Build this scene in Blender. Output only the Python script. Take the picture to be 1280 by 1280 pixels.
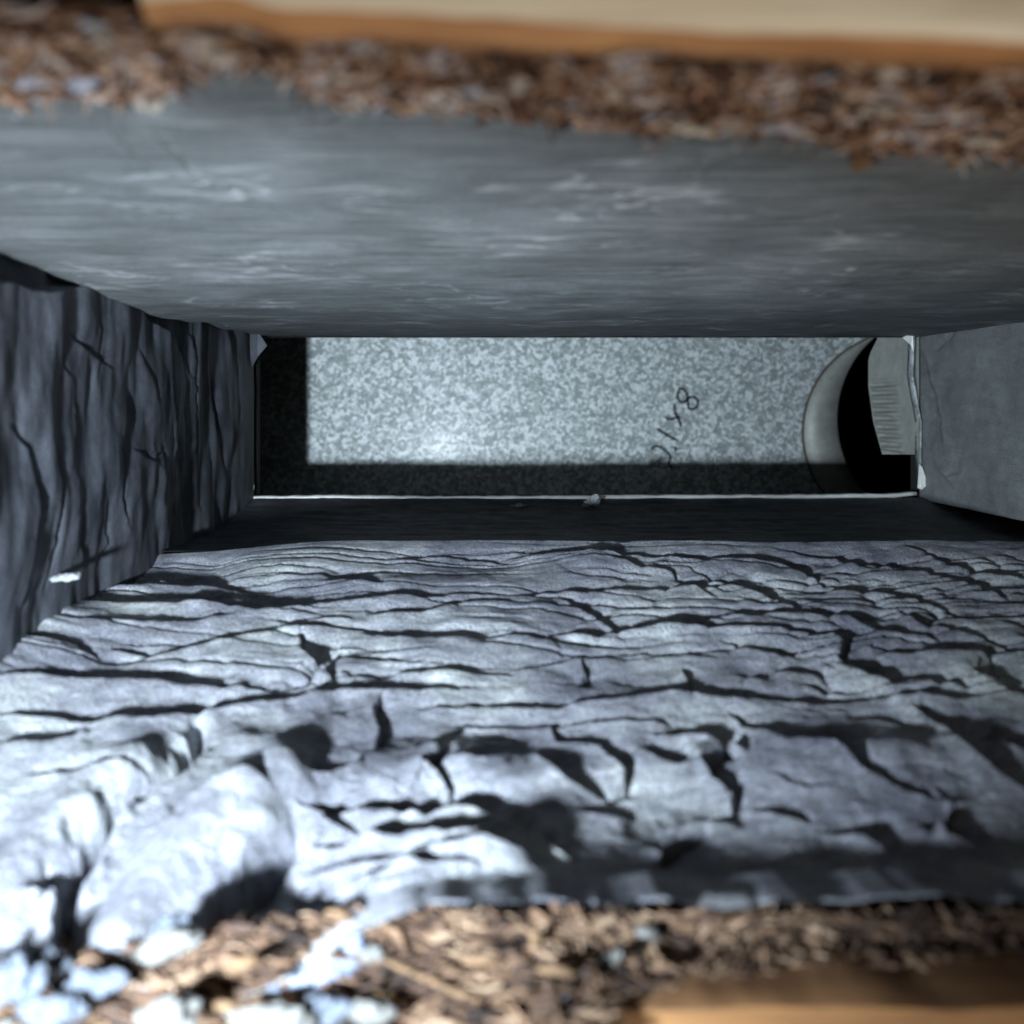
import bpy, bmesh, math, random
import numpy as np
from mathutils import Vector, Matrix

random.seed(7)
for o in list(bpy.data.objects):
    bpy.data.objects.remove(o)
SC = bpy.context.scene
COL = SC.collection

# ------------------------------------------------------------------ camera
FPX = 1108.0                 # focal length in pixels of a 1280 px frame
VX, VY = 620.0, 515.0        # where the plumb direction meets the frame
CAMZ = 0.10                  # camera height above the floor boards' datum
cam_d = bpy.data.cameras.new('camera')
cam = bpy.data.objects.new('camera', cam_d); COL.objects.link(cam)
cam.location = (0, 0, CAMZ)
cam_d.sensor_width = 36.0
cam_d.lens = FPX / 1280 * 36.0
cam_d.shift_x = (640 - VX) / 1280
cam_d.shift_y = -(640 - VY) / 1280
cam_d.clip_start = 0.004
cam_d.clip_end = 50
cam_d.dof.use_dof = True
cam_d.dof.focus_distance = 0.33
cam_d.dof.aperture_fstop = 13.0
SC.camera = cam

# ------------------------------------------------------------------ light
w = bpy.data.worlds.new("World"); SC.world = w; w.use_nodes = True
bg = w.node_tree.nodes['Background']
bg.inputs[0].default_value = (1.0, 0.91, 0.80, 1)
bg.inputs[1].default_value = 0.06

def lamp(name, kind, loc, energy, color, size, rot=(0, 0, 0)):
    d = bpy.data.lights.new(name, kind)
    o = bpy.data.objects.new(name, d); COL.objects.link(o)
    o.location = loc; o.rotation_euler = rot
    d.energy = energy; d.color = color
    if kind == 'AREA':
        d.size = size
    else:
        d.shadow_soft_size = size
    return o
LX, LY = -0.0741, -0.0467
fl = lamp('torch_light', 'SPOT', (LX, LY, CAMZ-0.012), 7.0, (0.78, 0.89, 1.0), 0.006)
fl.data.spot_size = math.radians(104)
fl.data.spot_blend = 0.9
fl.rotation_euler = (Vector((0.12, -0.08, -1.0)).normalized().to_track_quat('-Z', 'Y')).to_euler()
room = lamp('room_light', 'AREA', (0.10, -0.62, 0.62), 5.2, (1.0, 0.87, 0.74), 0.35)
room.rotation_euler = ((Vector((0, 0, 0)) - room.location).to_track_quat('-Z', 'Y')).to_euler()

SC.render.engine = 'CYCLES'
SC.view_settings.view_transform = 'Standard'
SC.view_settings.look = 'None'
SC.view_settings.exposure = 0.0
SC.view_settings.gamma = 1.0
SC.cycles.max_bounces = 6

# ------------------------------------------------------------------ helpers
def P(px, py, D):
    """real point at depth D below the camera"""
    return Vector(((px - VX) / FPX * D, -(py - VY) / FPX * D, CAMZ - D))

def Z(D):
    return CAMZ - D

def tag(o, label=None, cat=None, group=None, kind=None):
    if label: o['label'] = label
    if cat: o['category'] = cat
    if group: o['group'] = group
    if kind: o['kind'] = kind
    return o

def empty(name, loc, label, cat, group=None):
    o = bpy.data.objects.new(name, None); COL.objects.link(o)
    o.location = loc
    o.empty_display_size = 0.01
    return tag(o, label, cat, group)

def link_mesh(name, me, mat, parent=None, smooth=True):
    if mat is not None and not me.materials:
        me.materials.append(mat)
    if smooth:
        me.shade_smooth()
    o = bpy.data.objects.new(name, me); COL.objects.link(o)
    if parent is not None:
        o.parent = parent
        o.matrix_parent_inverse = Matrix.Translation(parent.location).inverted()
    return o

def from_bm(name, bm, mat, parent=None, smooth=True):
    me = bpy.data.meshes.new(name); bm.to_mesh(me); bm.free()
    return link_mesh(name, me, mat, parent, smooth)

def grid_mesh(name, V, mat, parent=None, flip=False):
    """V: (rows, cols, 3) array"""
    r, c, _ = V.shape
    idx = np.arange(r * c).reshape(r, c)
    a, b, cc, d = idx[:-1, :-1], idx[:-1, 1:], idx[1:, 1:], idx[1:, :-1]
    F = np.stack([a, b, cc, d], -1).reshape(-1, 4)
    if flip: F = F[:, ::-1]
    me = bpy.data.meshes.new(name)
    me.vertices.add(r * c)
    me.vertices.foreach_set('co', V.reshape(-1).astype(np.float32))
    n = len(F)
    me.loops.add(n * 4); me.polygons.add(n)
    me.loops.foreach_set('vertex_index', F.reshape(-1).astype(np.int32))
    me.polygons.foreach_set('loop_start', (np.arange(n) * 4).astype(np.int32))
    me.update(calc_edges=True); me.validate()
    return link_mesh(name, me, mat, parent)

def hash2(ix, iy, seed):
    h = (ix.astype(np.int64) * 374761393 + iy.astype(np.int64) * 668265263 + seed * 1442695041) & 0xffffffff
    h = ((h ^ (h >> 13)) * 1274126177) & 0xffffffff
    h = h ^ (h >> 16)
    return (h & 0xffffff) / float(0xffffff)

def vnoise(x, y, seed=0):
    ix = np.floor(x); iy = np.floor(y)
    fx = x - ix; fy = y - iy
    fx = fx * fx * (3 - 2 * fx); fy = fy * fy * (3 - 2 * fy)
    a = hash2(ix, iy, seed); b = hash2(ix + 1, iy, seed)
    c = hash2(ix, iy + 1, seed); d = hash2(ix + 1, iy + 1, seed)
    return (a + (b - a) * fx) * (1 - fy) + (c + (d - c) * fx) * fy

def fbm(x, y, seed=0, oct=4):
    s = 0; a = 0.5; t = 0
    for i in range(oct):
        s = s + a * (vnoise(x, y, seed + i * 17) * 2 - 1); t += a
        x = x * 2.03 + 3.1; y = y * 2.03 + 1.7; a *= 0.5
    return s / t

def sstep(a, b, x):
    t = np.clip((x - a) / (b - a), 0, 1)
    return t * t * (3 - 2 * t)

def creases(PX, PY, H, lines, light, l_near=3.0, l_far=2.2, k=1.0, jit=2.5, vscale=1.0):
    """cut stepped folds along polylines: raised on the side the torch is on, sunk behind"""
    jx = fbm(PX / 13, PY / 9, 91, 3) * jit; jy = fbm(PX / 13, PY / 9, 57, 3) * jit
    QX = PX + jx; QY = PY + jy
    for pts, wd, h in lines:
        best = np.full(PX.shape, 1e9); sg = np.zeros(PX.shape); fade = np.zeros(PX.shape)
        seglen = [math.hypot(pts[i+1][0]-pts[i][0], pts[i+1][1]-pts[i][1]) for i in range(len(pts)-1)]
        tot = sum(seglen); acc = 0
        xs = [p[0] for p in pts]; ys = [p[1] for p in pts]
        m = wd * l_near * 3.2 + 12
        mask = (PX > min(xs)-m) & (PX < max(xs)+m) & (PY > min(ys)-m) & (PY < max(ys)+m)
        if not mask.any(): continue
        rr = np.where(mask.any(1))[0]; cc = np.where(mask.any(0))[0]
        sl = (slice(rr[0], rr[-1]+1), slice(cc[0], cc[-1]+1))
        x = QX[sl]; y = QY[sl]
        best = np.full(x.shape, 1e9); sg = np.zeros(x.shape); al = np.zeros(x.shape)
        for i in range(len(pts)-1):
            ax, ay = pts[i]; bx, by = pts[i+1]
            dx, dy = bx-ax, by-ay; L2 = dx*dx+dy*dy
            if L2 == 0: continue
            t = np.clip(((x-ax)*dx+(y-ay)*dy)/L2, 0, 1)
            nx = x-(ax+t*dx); ny = y-(ay+t*dy)
            d = np.hypot(nx, ny)
            # side of the segment facing the torch
            Nx, Ny = -dy, dx
            mx, my = (ax+bx)/2, (ay+by)/2
            if Nx*(light[0]-mx)+Ny*(light[1]-my) < 0: Nx, Ny = -Nx, -Ny
            s = np.sign((x-ax)*Nx+(y-ay)*Ny)
            u = d < best
            best = np.where(u, d, best); sg = np.where(u, s, sg); al = np.where(u, (acc+t*seglen[i])/tot, al)
            acc += seglen[i]
        taper = np.sin(np.clip(al, 0.0, 1.0)*math.pi)**0.45
        taper = np.clip(taper, 0.12, 1) * (0.75 + 0.35*fbm(x/30, y/30, 5, 2))
        ww = wd * taper + 0.4
        near = np.exp(-(best/(ww*l_near))**1.3)
        far = np.exp(-(best/(ww*l_far))**2)
        core = np.exp(-(best/(ww*0.55+0.7))**2)
        pr = np.where(sg > 0, 0.55*near, -0.60*far)
        # soften the jump
        j = np.clip(best/1.2, 0, 1)
        pr = pr*j + (1-j)*0.0
        pr = pr - 0.75*core
        H[sl] += pr*h*taper*k
    return H

# ------------------------------------------------------------------ materials
def new_mat(name):
    m = bpy.data.materials.new(name); m.use_nodes = True
    nt = m.node_tree; b = nt.nodes['Principled BSDF']
    return m, nt, b

def N(nt, t, **kw):
    n = nt.nodes.new(t)
    for k_, v in kw.items():
        if k_ in n.inputs: n.inputs[k_].default_value = v
        else: setattr(n, k_, v)
    return n

def ramp(nt, stops, src):
    r = nt.nodes.new('ShaderNodeValToRGB')
    e = r.color_ramp.elements
    while len(e) < len(stops): e.new(0.5)
    for i, (p, c) in enumerate(stops):
        e[i].position = p; e[i].color = (*c, 1)
    nt.links.new(src, r.inputs[0])
    return r.outputs[0]

def coords(nt, scale=(1, 1, 1), rot=(0, 0, 0)):
    tc = nt.nodes.new('ShaderNodeNewGeometry')
    mp = nt.nodes.new('ShaderNodeMapping')
    mp.inputs['Scale'].default_value = scale; mp.inputs['Rotation'].default_value = rot
    nt.links.new(tc.outputs['Position'], mp.inputs[0])
    return mp.outputs[0]

def mixc(nt, fac, a, b, mode='MIX'):
    m = nt.nodes.new('ShaderNodeMix'); m.data_type = 'RGBA'; m.blend_type = mode
    for s, v in ((m.inputs[0], fac), (m.inputs[6], a), (m.inputs[7], b)):
        if hasattr(v, 'links'): nt.links.new(v, s)
        elif isinstance(v, tuple): s.default_value = (*v, 1)
        else: s.default_value = v
    return m.outputs[2]

def bump(nt, b, h, strength, dist):
    n = nt.nodes.new('ShaderNodeBump'); n.inputs['Strength'].default_value = strength
    n.inputs['Distance'].default_value = dist
    nt.links.new(h, n.inputs['Height'])
    nt.links.new(n.outputs[0], b.inputs['Normal'])

def felt_mat(name, dark, mid, pale, streak=(60, 900, 300), speck=2200, bs=0.5, bd=0.0004, rough=0.62, low=0.32, high=0.72, sc=(0.62, 1.35), scuff=False):
    m, nt, b = new_mat(name)
    c1 = coords(nt, streak)
    n1 = N(nt, 'ShaderNodeTexNoise', Scale=1.0, Detail=6.0, Roughness=0.62); nt.links.new(c1, n1.inputs['Vector'])
    c2 = coords(nt, (1, 1, 1))
    n2 = N(nt, 'ShaderNodeTexNoise', Scale=38.0, Detail=5.0, Roughness=0.6); nt.links.new(c2, n2.inputs['Vector'])
    n3 = N(nt, 'ShaderNodeTexNoise', Scale=float(speck), Detail=3.0, Roughness=0.7); nt.links.new(c2, n3.inputs['Vector'])
    base = ramp(nt, [(low, dark), (0.5, mid), (high, pale)], n2.outputs[0])
    st = ramp(nt, [(0.32, (sc[0],)*3), (0.68, (sc[1],)*3)], n1.outputs[0])
    col = mixc(nt, 1.0, base, st, 'MULTIPLY')
    sp = ramp(nt, [(0.35, (0.6,)*3), (0.65, (1.4,)*3)], n3.outputs[0])
    col = mixc(nt, 0.8, col, sp, 'MULTIPLY')
    nt.links.new(col, b.inputs['Base Color'])
    b.inputs['Roughness'].default_value = rough
    b.inputs['Specular IOR Level'].default_value = 0.35
    if scuff:
        # pale thin scuffs rubbed into the surface
        for k_, (sc_, th, rt) in enumerate(((16.0, 0.012, 0.5), (27.0, 0.010, -0.35), (60.0, 0.02, 0.15))):
            cs = coords(nt, (0.5, 1.0, 2.2), (0, rt, 0.2*k_))
            ns = N(nt, 'ShaderNodeTexNoise', Scale=sc_, Detail=2.5, Roughness=0.55, Distortion=0.6); nt.links.new(cs, ns.inputs['Vector'])
            sb = nt.nodes.new('ShaderNodeMath'); sb.operation = 'SUBTRACT'; sb.inputs[1].default_value = 0.5; nt.links.new(ns.outputs[0], sb.inputs[0])
            ab = nt.nodes.new('ShaderNodeMath'); ab.operation = 'ABSOLUTE'; nt.links.new(sb.outputs[0], ab.inputs[0])
            mr = nt.nodes.new('ShaderNodeMapRange'); mr.inputs[1].default_value = 0.0; mr.inputs[2].default_value = th
            mr.inputs[3].default_value = 0.55; mr.inputs[4].default_value = 0.0; nt.links.new(ab.outputs[0], mr.inputs[0])
            nb = N(nt, 'ShaderNodeTexNoise', Scale=30.0, Detail=3.0); nt.links.new(c2, nb.inputs['Vector'])
            mb = nt.nodes.new('ShaderNodeMapRange'); mb.inputs[1].default_value = 0.48; mb.inputs[2].default_value = 0.62; nt.links.new(nb.outputs[0], mb.inputs[0])
            ml = nt.nodes.new('ShaderNodeMath'); ml.operation = 'MULTIPLY'; nt.links.new(mr.outputs[0], ml.inputs[0]); nt.links.new(mb.outputs[0], ml.inputs[1])
            col = mixc(nt, ml.outputs[0], col, (0.42, 0.45, 0.47))
        nt.links.new(col, b.inputs['Base Color'])
    ad = nt.nodes.new('ShaderNodeMath'); ad.operation = 'ADD'
    nt.links.new(n1.outputs[0], ad.inputs[0]); nt.links.new(n3.outputs[0], ad.inputs[1])
    bump(nt, b, ad.outputs[0], bs, bd)
    return m

M_top = felt_mat('smooth_grey_membrane', (0.045, 0.051, 0.054), (0.076, 0.086, 0.090), (0.135, 0.143, 0.158), streak=(28, 1600, 2600), speck=2600, bs=0.8, bd=0.0003, low=0.1, high=0.95, sc=(0.35, 2.2), scuff=True)
M_end = felt_mat('shade_toned_end_membrane', (0.036, 0.040, 0.050), (0.054, 0.060, 0.073), (0.078, 0.085, 0.10), streak=(200, 60, 200), speck=2600, bs=0.3, bd=0.0002)  # left end's weak torchlight put into the colour: darker copy of the lining
M_side = felt_mat('shade_deepened_membrane', (0.035, 0.037, 0.045), (0.055, 0.06, 0.072), (0.09, 0.095, 0.11), streak=(200, 60, 200), speck=2600, bs=0.35, bd=0.0002)  # colour of the strip deepened to add to the ridge's shade
M_low = felt_mat('dusty_wrinkled_membrane', (0.145, 0.155, 0.195), (0.27, 0.285, 0.325), (0.46, 0.50, 0.50), streak=(160, 160, 420), speck=1700, bs=1.0, bd=0.0013, rough=0.8, sc=(0.7, 1.3))
M_right = felt_mat('plain_grey_membrane', (0.14, 0.155, 0.157), (0.185, 0.20, 0.205), (0.235, 0.26, 0.26), streak=(300, 300, 120), speck=2600, bs=0.3, bd=0.0002, low=0.1, high=0.9, sc=(0.85, 1.15))

def zinc_mat(name, tint=1.0, spangle=300.0, metallic=0.35):
    m, nt, b = new_mat(name)
    c = coords(nt)
    nz = N(nt, 'ShaderNodeTexNoise', Scale=260.0, Detail=3.0, Roughness=0.6); nt.links.new(c, nz.inputs['Vector'])
    mx = nt.nodes.new('ShaderNodeVectorMath'); mx.operation = 'MULTIPLY_ADD'
    nt.links.new(nz.outputs['Color'], mx.inputs[0]); mx.inputs[1].default_value = (0.004,)*3; nt.links.new(c, mx.inputs[2])
    v = N(nt, 'ShaderNodeTexVoronoi', Scale=spangle); nt.links.new(mx.outputs[0], v.inputs['Vector'])
    sep = nt.nodes.new('ShaderNodeSeparateColor'); nt.links.new(v.outputs['Color'], sep.inputs[0])
    n2 = N(nt, 'ShaderNodeTexNoise', Scale=spangle*1.5, Detail=4.0, Roughness=0.65, Distortion=1.2); nt.links.new(c, n2.inputs['Vector'])
    av = nt.nodes.new('ShaderNodeMath'); av.operation = 'MULTIPLY_ADD'; av.inputs[1].default_value = 0.28
    nt.links.new(sep.outputs[0], av.inputs[0])
    hv = nt.nodes.new('ShaderNodeMath'); hv.operation = 'MULTIPLY'; hv.inputs[1].default_value = 0.72
    nt.links.new(n2.outputs[0], hv.inputs[0]); nt.links.new(hv.outputs[0], av.inputs[2])
    t = tint
    col = ramp(nt, [(0.38, (0.28*t, 0.33*t, 0.33*t)), (0.5, (0.47*t, 0.53*t, 0.54*t)), (0.62, (0.82*t, 0.89*t, 0.92*t))], av.outputs[0])
    nt.links.new(col, b.inputs['Base Color'])
    b.inputs['Metallic'].default_value = metallic
    b.inputs['Roughness'].default_value = 0.55
    bump(nt, b, n2.outputs[0], 0.3, 0.0004)
    b.inputs['Coat Weight'].default_value = 0.10; b.inputs['Coat Roughness'].default_value = 0.2
    b.inputs['Coat Tint'].default_value = (1.0, 1.0, 0.85, 1)
    return m
M_zinc = zinc_mat('spangled_galvanised_steel', 1.1, 430.0)
M_zinc2 = zinc_mat('dull_galvanised_steel', 0.62, 160.0, 0.2)
def flat_mat(name, c, rough=0.7, metallic=0.0, nscale=400.0, var=0.35, bd=0.0003):
    m, nt, b = new_mat(name)
    cc = coords(nt)
    n = N(nt, 'ShaderNodeTexNoise', Scale=nscale, Detail=5.0, Roughness=0.65); nt.links.new(cc, n.inputs['Vector'])
    lo = tuple(x*(1-var) for x in c); hi = tuple(min(1, x*(1+var)) for x in c)
    col = ramp(nt, [(0.3, lo), (0.7, hi)], n.outputs[0])
    nt.links.new(col, b.inputs['Base Color'])
    b.inputs['Roughness'].default_value = rough; b.inputs['Metallic'].default_value = metallic
    bump(nt, b, n.outputs[0], 0.5, bd)
    return m
M_pipe = flat_mat('shade_black_steel', (0.012, 0.012, 0.012), 0.9)  # unlit dark of pipe and box put into the colour of galvanised steel
M_steel_edge = flat_mat('bright_cut_steel', (0.72, 0.74, 0.72), 0.45, 0.15, 300, 0.12)
M_ink = flat_mat('pencil_ink', (0.035, 0.045, 0.05), 0.6)
M_paper = flat_mat('white_scrap', (0.68, 0.70, 0.72), 0.8)
M_lint = flat_mat('blue_grey_lint', (0.27, 0.30, 0.37), 0.95, 0, 900, 0.35, 0.0006)
M_lint_low = flat_mat('blue_white_lint', (0.075, 0.09, 0.115), 0.95, 0, 900, 0.5, 0.0008)
M_pale_low = flat_mat('cream_lint', (0.12, 0.122, 0.115), 0.95, 0, 900, 0.45, 0.0008)
M_ribbon = flat_mat('ribbon_lint', (0.17, 0.21, 0.29), 0.95, 0, 900, 0.5, 0.0008)
M_straw = flat_mat('brown_straw', (0.13, 0.08, 0.04), 0.9)
M_palelint = flat_mat('pale_lint', (0.40, 0.38, 0.34), 0.95, 0, 900, 0.3, 0.0006)
M_pink = flat_mat('pink_strand', (0.62, 0.33, 0.27), 0.6)
M_green = flat_mat('green_bit', (0.25, 0.36, 0.22), 0.8)
M_rope = flat_mat('grey_fibre', (0.36, 0.33, 0.30), 0.9)

def wood_mat(name, a, bcol, c, scale=(12, 160, 160), rough=0.6):
    m, nt, b = new_mat(name)
    cc = coords(nt, scale)
    n = N(nt, 'ShaderNodeTexNoise', Scale=1.0, Detail=7.0, Roughness=0.65, Distortion=0.6); nt.links.new(cc, n.inputs['Vector'])
    col = ramp(nt, [(0.3, a), (0.5, bcol), (0.7, c)], n.outputs[0])
    nt.links.new(col, b.inputs['Base Color']); b.inputs['Roughness'].default_value = rough
    bump(nt, b, n.outputs[0], 0.8, 0.0012)
    return m
M_boardface = wood_mat('pale_board_face', (0.46, 0.40, 0.28), (0.74, 0.68, 0.54), (0.82, 0.78, 0.66))
M_boardedge = wood_mat('brown_board_edge', (0.20, 0.09, 0.03), (0.36, 0.18, 0.07), (0.50, 0.29, 0.12))
M_lowboard = wood_mat('orange_board', (0.085, 0.042, 0.018), (0.16, 0.08, 0.033), (0.25, 0.135, 0.058))
M_lowface = wood_mat('orange_board_face', (0.17, 0.08, 0.03), (0.30, 0.155, 0.055), (0.45, 0.25, 0.10))
M_subfloor = wood_mat('rough_subfloor', (0.10, 0.06, 0.03), (0.2, 0.12, 0.06), (0.33, 0.2, 0.1), (40, 40, 40), 0.9)

BROWNS = [(0.0, (0.02, 0.012, 0.010)), (0.25, (0.07, 0.035, 0.022)), (0.45, (0.17, 0.085, 0.045)),
          (0.58, (0.27, 0.165, 0.10)), (0.68, (0.43, 0.33, 0.26)), (0.76, (0.24, 0.15, 0.11)), (0.88, (0.30, 0.31, 0.37)), (1.0, (0.50, 0.47, 0.45))]
def patch(nt, cc, r):
    n = N(nt, 'ShaderNodeTexNoise', Scale=110.0, Detail=3.0, Roughness=0.6); nt.links.new(cc, n.inputs['Vector'])
    mr = nt.nodes.new('ShaderNodeMapRange'); mr.inputs[1].default_value = 0.32; mr.inputs[2].default_value = 0.68
    nt.links.new(n.outputs[0], mr.inputs[0])
    m = nt.nodes.new('ShaderNodeMix'); m.inputs[0].default_value = 0.5
    nt.links.new(mr.outputs[0], m.inputs[2]); nt.links.new(r, m.inputs[3])
    e = nt.nodes.new('ShaderNodeMapRange'); e.inputs[1].default_value = 0.2; e.inputs[2].default_value = 0.8
    nt.links.new(m.outputs[0], e.inputs[0])
    return e.outputs[0]
def debris_mat(name, mode, stops=BROWNS):
    m, nt, b = new_mat(name)
    cc = coords(nt)
    n = N(nt, 'ShaderNodeTexNoise', Scale=500.0, Detail=4.0, Roughness=0.7); nt.links.new(cc, n.inputs['Vector'])
    if mode == 'island':
        g = nt.nodes.new('ShaderNodeNewGeometry'); src = patch(nt, cc, g.outputs['Random Per Island'])
    elif mode == 'object':
        g = nt.nodes.new('ShaderNodeObjectInfo'); src = patch(nt, cc, g.outputs['Random'])
    else:
        n0 = N(nt, 'ShaderNodeTexNoise', Scale=220.0, Detail=6.0, Roughness=0.75); nt.links.new(cc, n0.inputs['Vector'])
        mr = nt.nodes.new('ShaderNodeMapRange'); mr.inputs[1].default_value = 0.3; mr.inputs[2].default_value = 0.75
        nt.links.new(n0.outputs[0], mr.inputs[0]); src = mr.outputs[0]
    col = ramp(nt, stops, src)
    v = ramp(nt, [(0.3, (0.55,)*3), (0.7, (1.3,)*3)], n.outputs[0])
    col = mixc(nt, 0.8, col, v, 'MULTIPLY')
    nt.links.new(col, b.inputs['Base Color']); b.inputs['Roughness'].default_value = 0.85
    bump(nt, b, n.outputs[0], 0.7, 0.0008)
    return m
M_flakes = debris_mat('mixed_wood_flakes', 'island')
M_chip = debris_mat('wood_chip', 'object')
WARM = [(0.0, (0.014, 0.008, 0.006)), (0.3, (0.05, 0.025, 0.014)), (0.55, (0.10, 0.056, 0.032)), (0.8, (0.165, 0.10, 0.058)), (1.0, (0.27, 0.19, 0.125))]
M_flakes_warm = debris_mat('warm_wood_flakes', 'island', WARM)
M_chip_warm = debris_mat('warm_wood_chip', 'object', WARM)
M_bed = debris_mat('fibre_bed', 'noise')

# ------------------------------------------------------------------ LINER
liner = empty('duct_lining', (0.04, 0, Z(0.4)), 'dark grey membrane lining folded down all four sides of the slot', 'lining')

# ---- lower wrinkled wall: straight funnel y(D) = -(A - B D), D .13 -> .28
D0, D1 = 0.13, 0.28
Y0, Y1 = 0.0733, 0.0404
B_ = (Y0-Y1)/(D1-D0); A_ = Y0 + B_*D0
def D_of_py(py):
    # (py-VY)/F = (A - B D)/D
    return A_ / ((py-VY)/FPX + B_)
LOW = [
 ([(0,795),(70,765),(110,757),(200,755),(260,755),(320,766),(400,755),(480,748),(560,741),(600,738),(640,742)],4,1.6),
 ([(640,742),(700,736),(765,734),(850,728),(940,728),(1000,757)],3,1.2),
 ([(0,870),(50,860),(125,850),(210,855),(350,855)],8,2.0),
 ([(160,823),(220,813),(280,800),(360,788),(410,783)],4,1.4),
 ([(20,822),(60,819),(125,820)],5,1.2), ([(140,812),(220,815)],4,1.0),
 ([(0,907),(80,905),(170,905),(250,890),(300,880),(360,872),(430,862),(520,862),(590,857)],8,2.3),
 ([(60,925),(120,915),(170,905)],4,1.0),
 ([(0,945),(60,938),(120,925)],7,1.1),
 ([(30,980),(120,977),(190,980)],3,0.9),
 ([(375,792),(380,810),(400,832),(385,850),(355,857)],8,1.9),
 ([(250,908),(245,935),(228,962),(185,990),(155,1010),(125,1048),(95,1085),(75,1120),(82,1160),(88,1200)],11,3.2),
 ([(50,1135),(90,1110),(130,1080)],7,1.4),
 ([(215,1040),(260,1012),(300,1005),(335,1018)],12,1.4),
 ([(372,1042),(345,1065),(325,1085),(300,1115),(285,1150)],15,3.2),
 ([(365,1045),(400,1042),(450,1052)],7,1.8),
 ([(375,1025),(460,1028),(540,1030),(590,1032),(640,1055),(680,1085),(700,1105),(720,1122)],10,3.0),
 ([(395,1070),(460,1068),(530,1078),(600,1090),(670,1108)],14,3.2), ([(360,1108),(440,1102),(540,1112),(640,1132)],12,3.0), ([(400,1140),(480,1135),(600,1150)],10,2.4),
 ([(522,942),(545,938),(553,952),(540,965),(532,975),(550,985),(565,1000),(555,1012)],5,1.5),
 ([(300,956),(360,950),(420,953)],2,0.7),
 ([(480,868),(470,890),(480,915),(470,945)],6,1.3),
 ([(390,990),(430,975),(450,960)],8,1.3),
 ([(520,885),(600,880),(700,882),(760,875),(870,868),(900,874),(1000,878),(1150,873),(1290,865)],5,1.7),
 ([(560,905),(640,907),(740,905),(840,910)],3,0.8),
 ([(690,905),(700,930),(750,940),(765,955),(785,975),(783,992),(760,1005)],6,1.6),
 ([(668,945),(685,970),(710,993),(760,1005)],7,1.6),
 ([(820,925),(885,925),(908,938),(882,965),(897,990),(922,1010),(915,1025),(890,1035)],8,2.2),
 ([(800,945),(850,968),(872,962)],8,1.3),
 ([(912,892),(930,912),(985,940),(1050,955),(1080,985),(1120,1005),(1172,1024)],6,2.0),
 ([(1145,888),(1190,912),(1212,950),(1240,975),(1290,1004)],11,2.8),
 ([(1235,918),(1290,948)],9,2.0),
 ([(720,1028),(790,1034)],7,1.3), ([(940,1030),(1010,1047)],6,1.3),
 ([(1030,1062),(1090,1072),(1120,1098),(1160,1120),(1190,1150)],10,2.4),
 ([(1150,1052),(1180,1037),(1192,1070),(1245,1092)],14,2.2),
 ([(885,1045),(860,1065),(830,1092),(800,1085)],10,1.6), ([(640,1090),(700,1070)],8,1.0),
 ([(640,687),(700,691),(850,695),(980,697),(1003,706),(1032,727)],4,1.5),
 ([(960,680),(1000,688),(1100,700),(1200,720),(1255,742)],3,1.2),
 ([(1130,680),(1200,705),(1290,722)],4,1.3),
 ([(860,705),(890,718),(950,735),(1000,757)],3,1.0),
 ([(700,745),(740,763),(770,778),(860,775),(900,768),(1000,766),(1085,771)],4,1.5),
 ([(640,796),(720,790),(830,783),(900,785),(1000,790),(1060,794)],5,1.6),
 ([(640,796),(560,797),(450,790)],3,1.0),
 ([(640,835),(720,820),(800,813),(860,815),(900,820)],2.5,0.8),
 ([(855,832),(865,858),(872,868)],4,1.1),
 ([(1035,785),(1060,803),(1052,825),(1080,840),(1120,850),(1210,852)],9,2.0),
 ([(1095,815),(1200,812),(1290,809)],5,1.3),
 ([(1120,760),(1150,775),(1200,785),(1250,800),(1290,815)],3,1.1),
 ([(970,832),(1030,842)],9,1.4), ([(1220,838),(1280,852)],12,1.7), ([(1060,770),(1135,792)],8,1.3),
 ([(728,822),(736,838),(724,852)],5,0.9),
 ([(480,695),(560,690),(640,698)],3,0.9), ([(400,725),(435,724),(480,731)],5,1.1),
 ([(130,728),(200,712),(260,718),(315,732)],12,2.6), ([(120,748),(230,742),(330,743),(400,747)],8,1.8),
 ([(100,786),(180,780),(240,776),(295,772)],6,1.3),
 ([(460,768),(520,765),(580,752),(640,748)],4,1.2),
 ([(430,840),(500,838),(560,838),(640,841)],4,1.0),
 ([(900,800),(960,815),(1030,806)],4,1.0), ([(760,700),(840,712),(900,745)],3,0.8),
 ([(1000,735),(1080,730),(1130,740),(1200,765)],4,1.0), ([(1000,855),(1060,862),(1160,858)],4,1.0),
 ([(560,960),(600,968),(640,958)],4,0.8), ([(600,930),(650,925)],3,.7),
 ([(960,985),(1010,1005),(1040,1003)],4,.7), ([(1060,905),(1100,900),(1150,915)],3,.6),
]
pxs = np.concatenate([np.arange(-110, 1392, 1.6)])
pys = np.concatenate([np.arange(676, 700, 0.9), np.arange(700, 800, 1.0), np.arange(800, 1244, 1.5)])
PX, PY = np.meshgrid(pxs, pys)
H = np.zeros(PX.shape)
creases(PX, PY, H, LOW, (60, 1300), l_far=3.6, k=2.5, jit=1.6)
H *= 0.001
D = D_of_py(PY)
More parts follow.
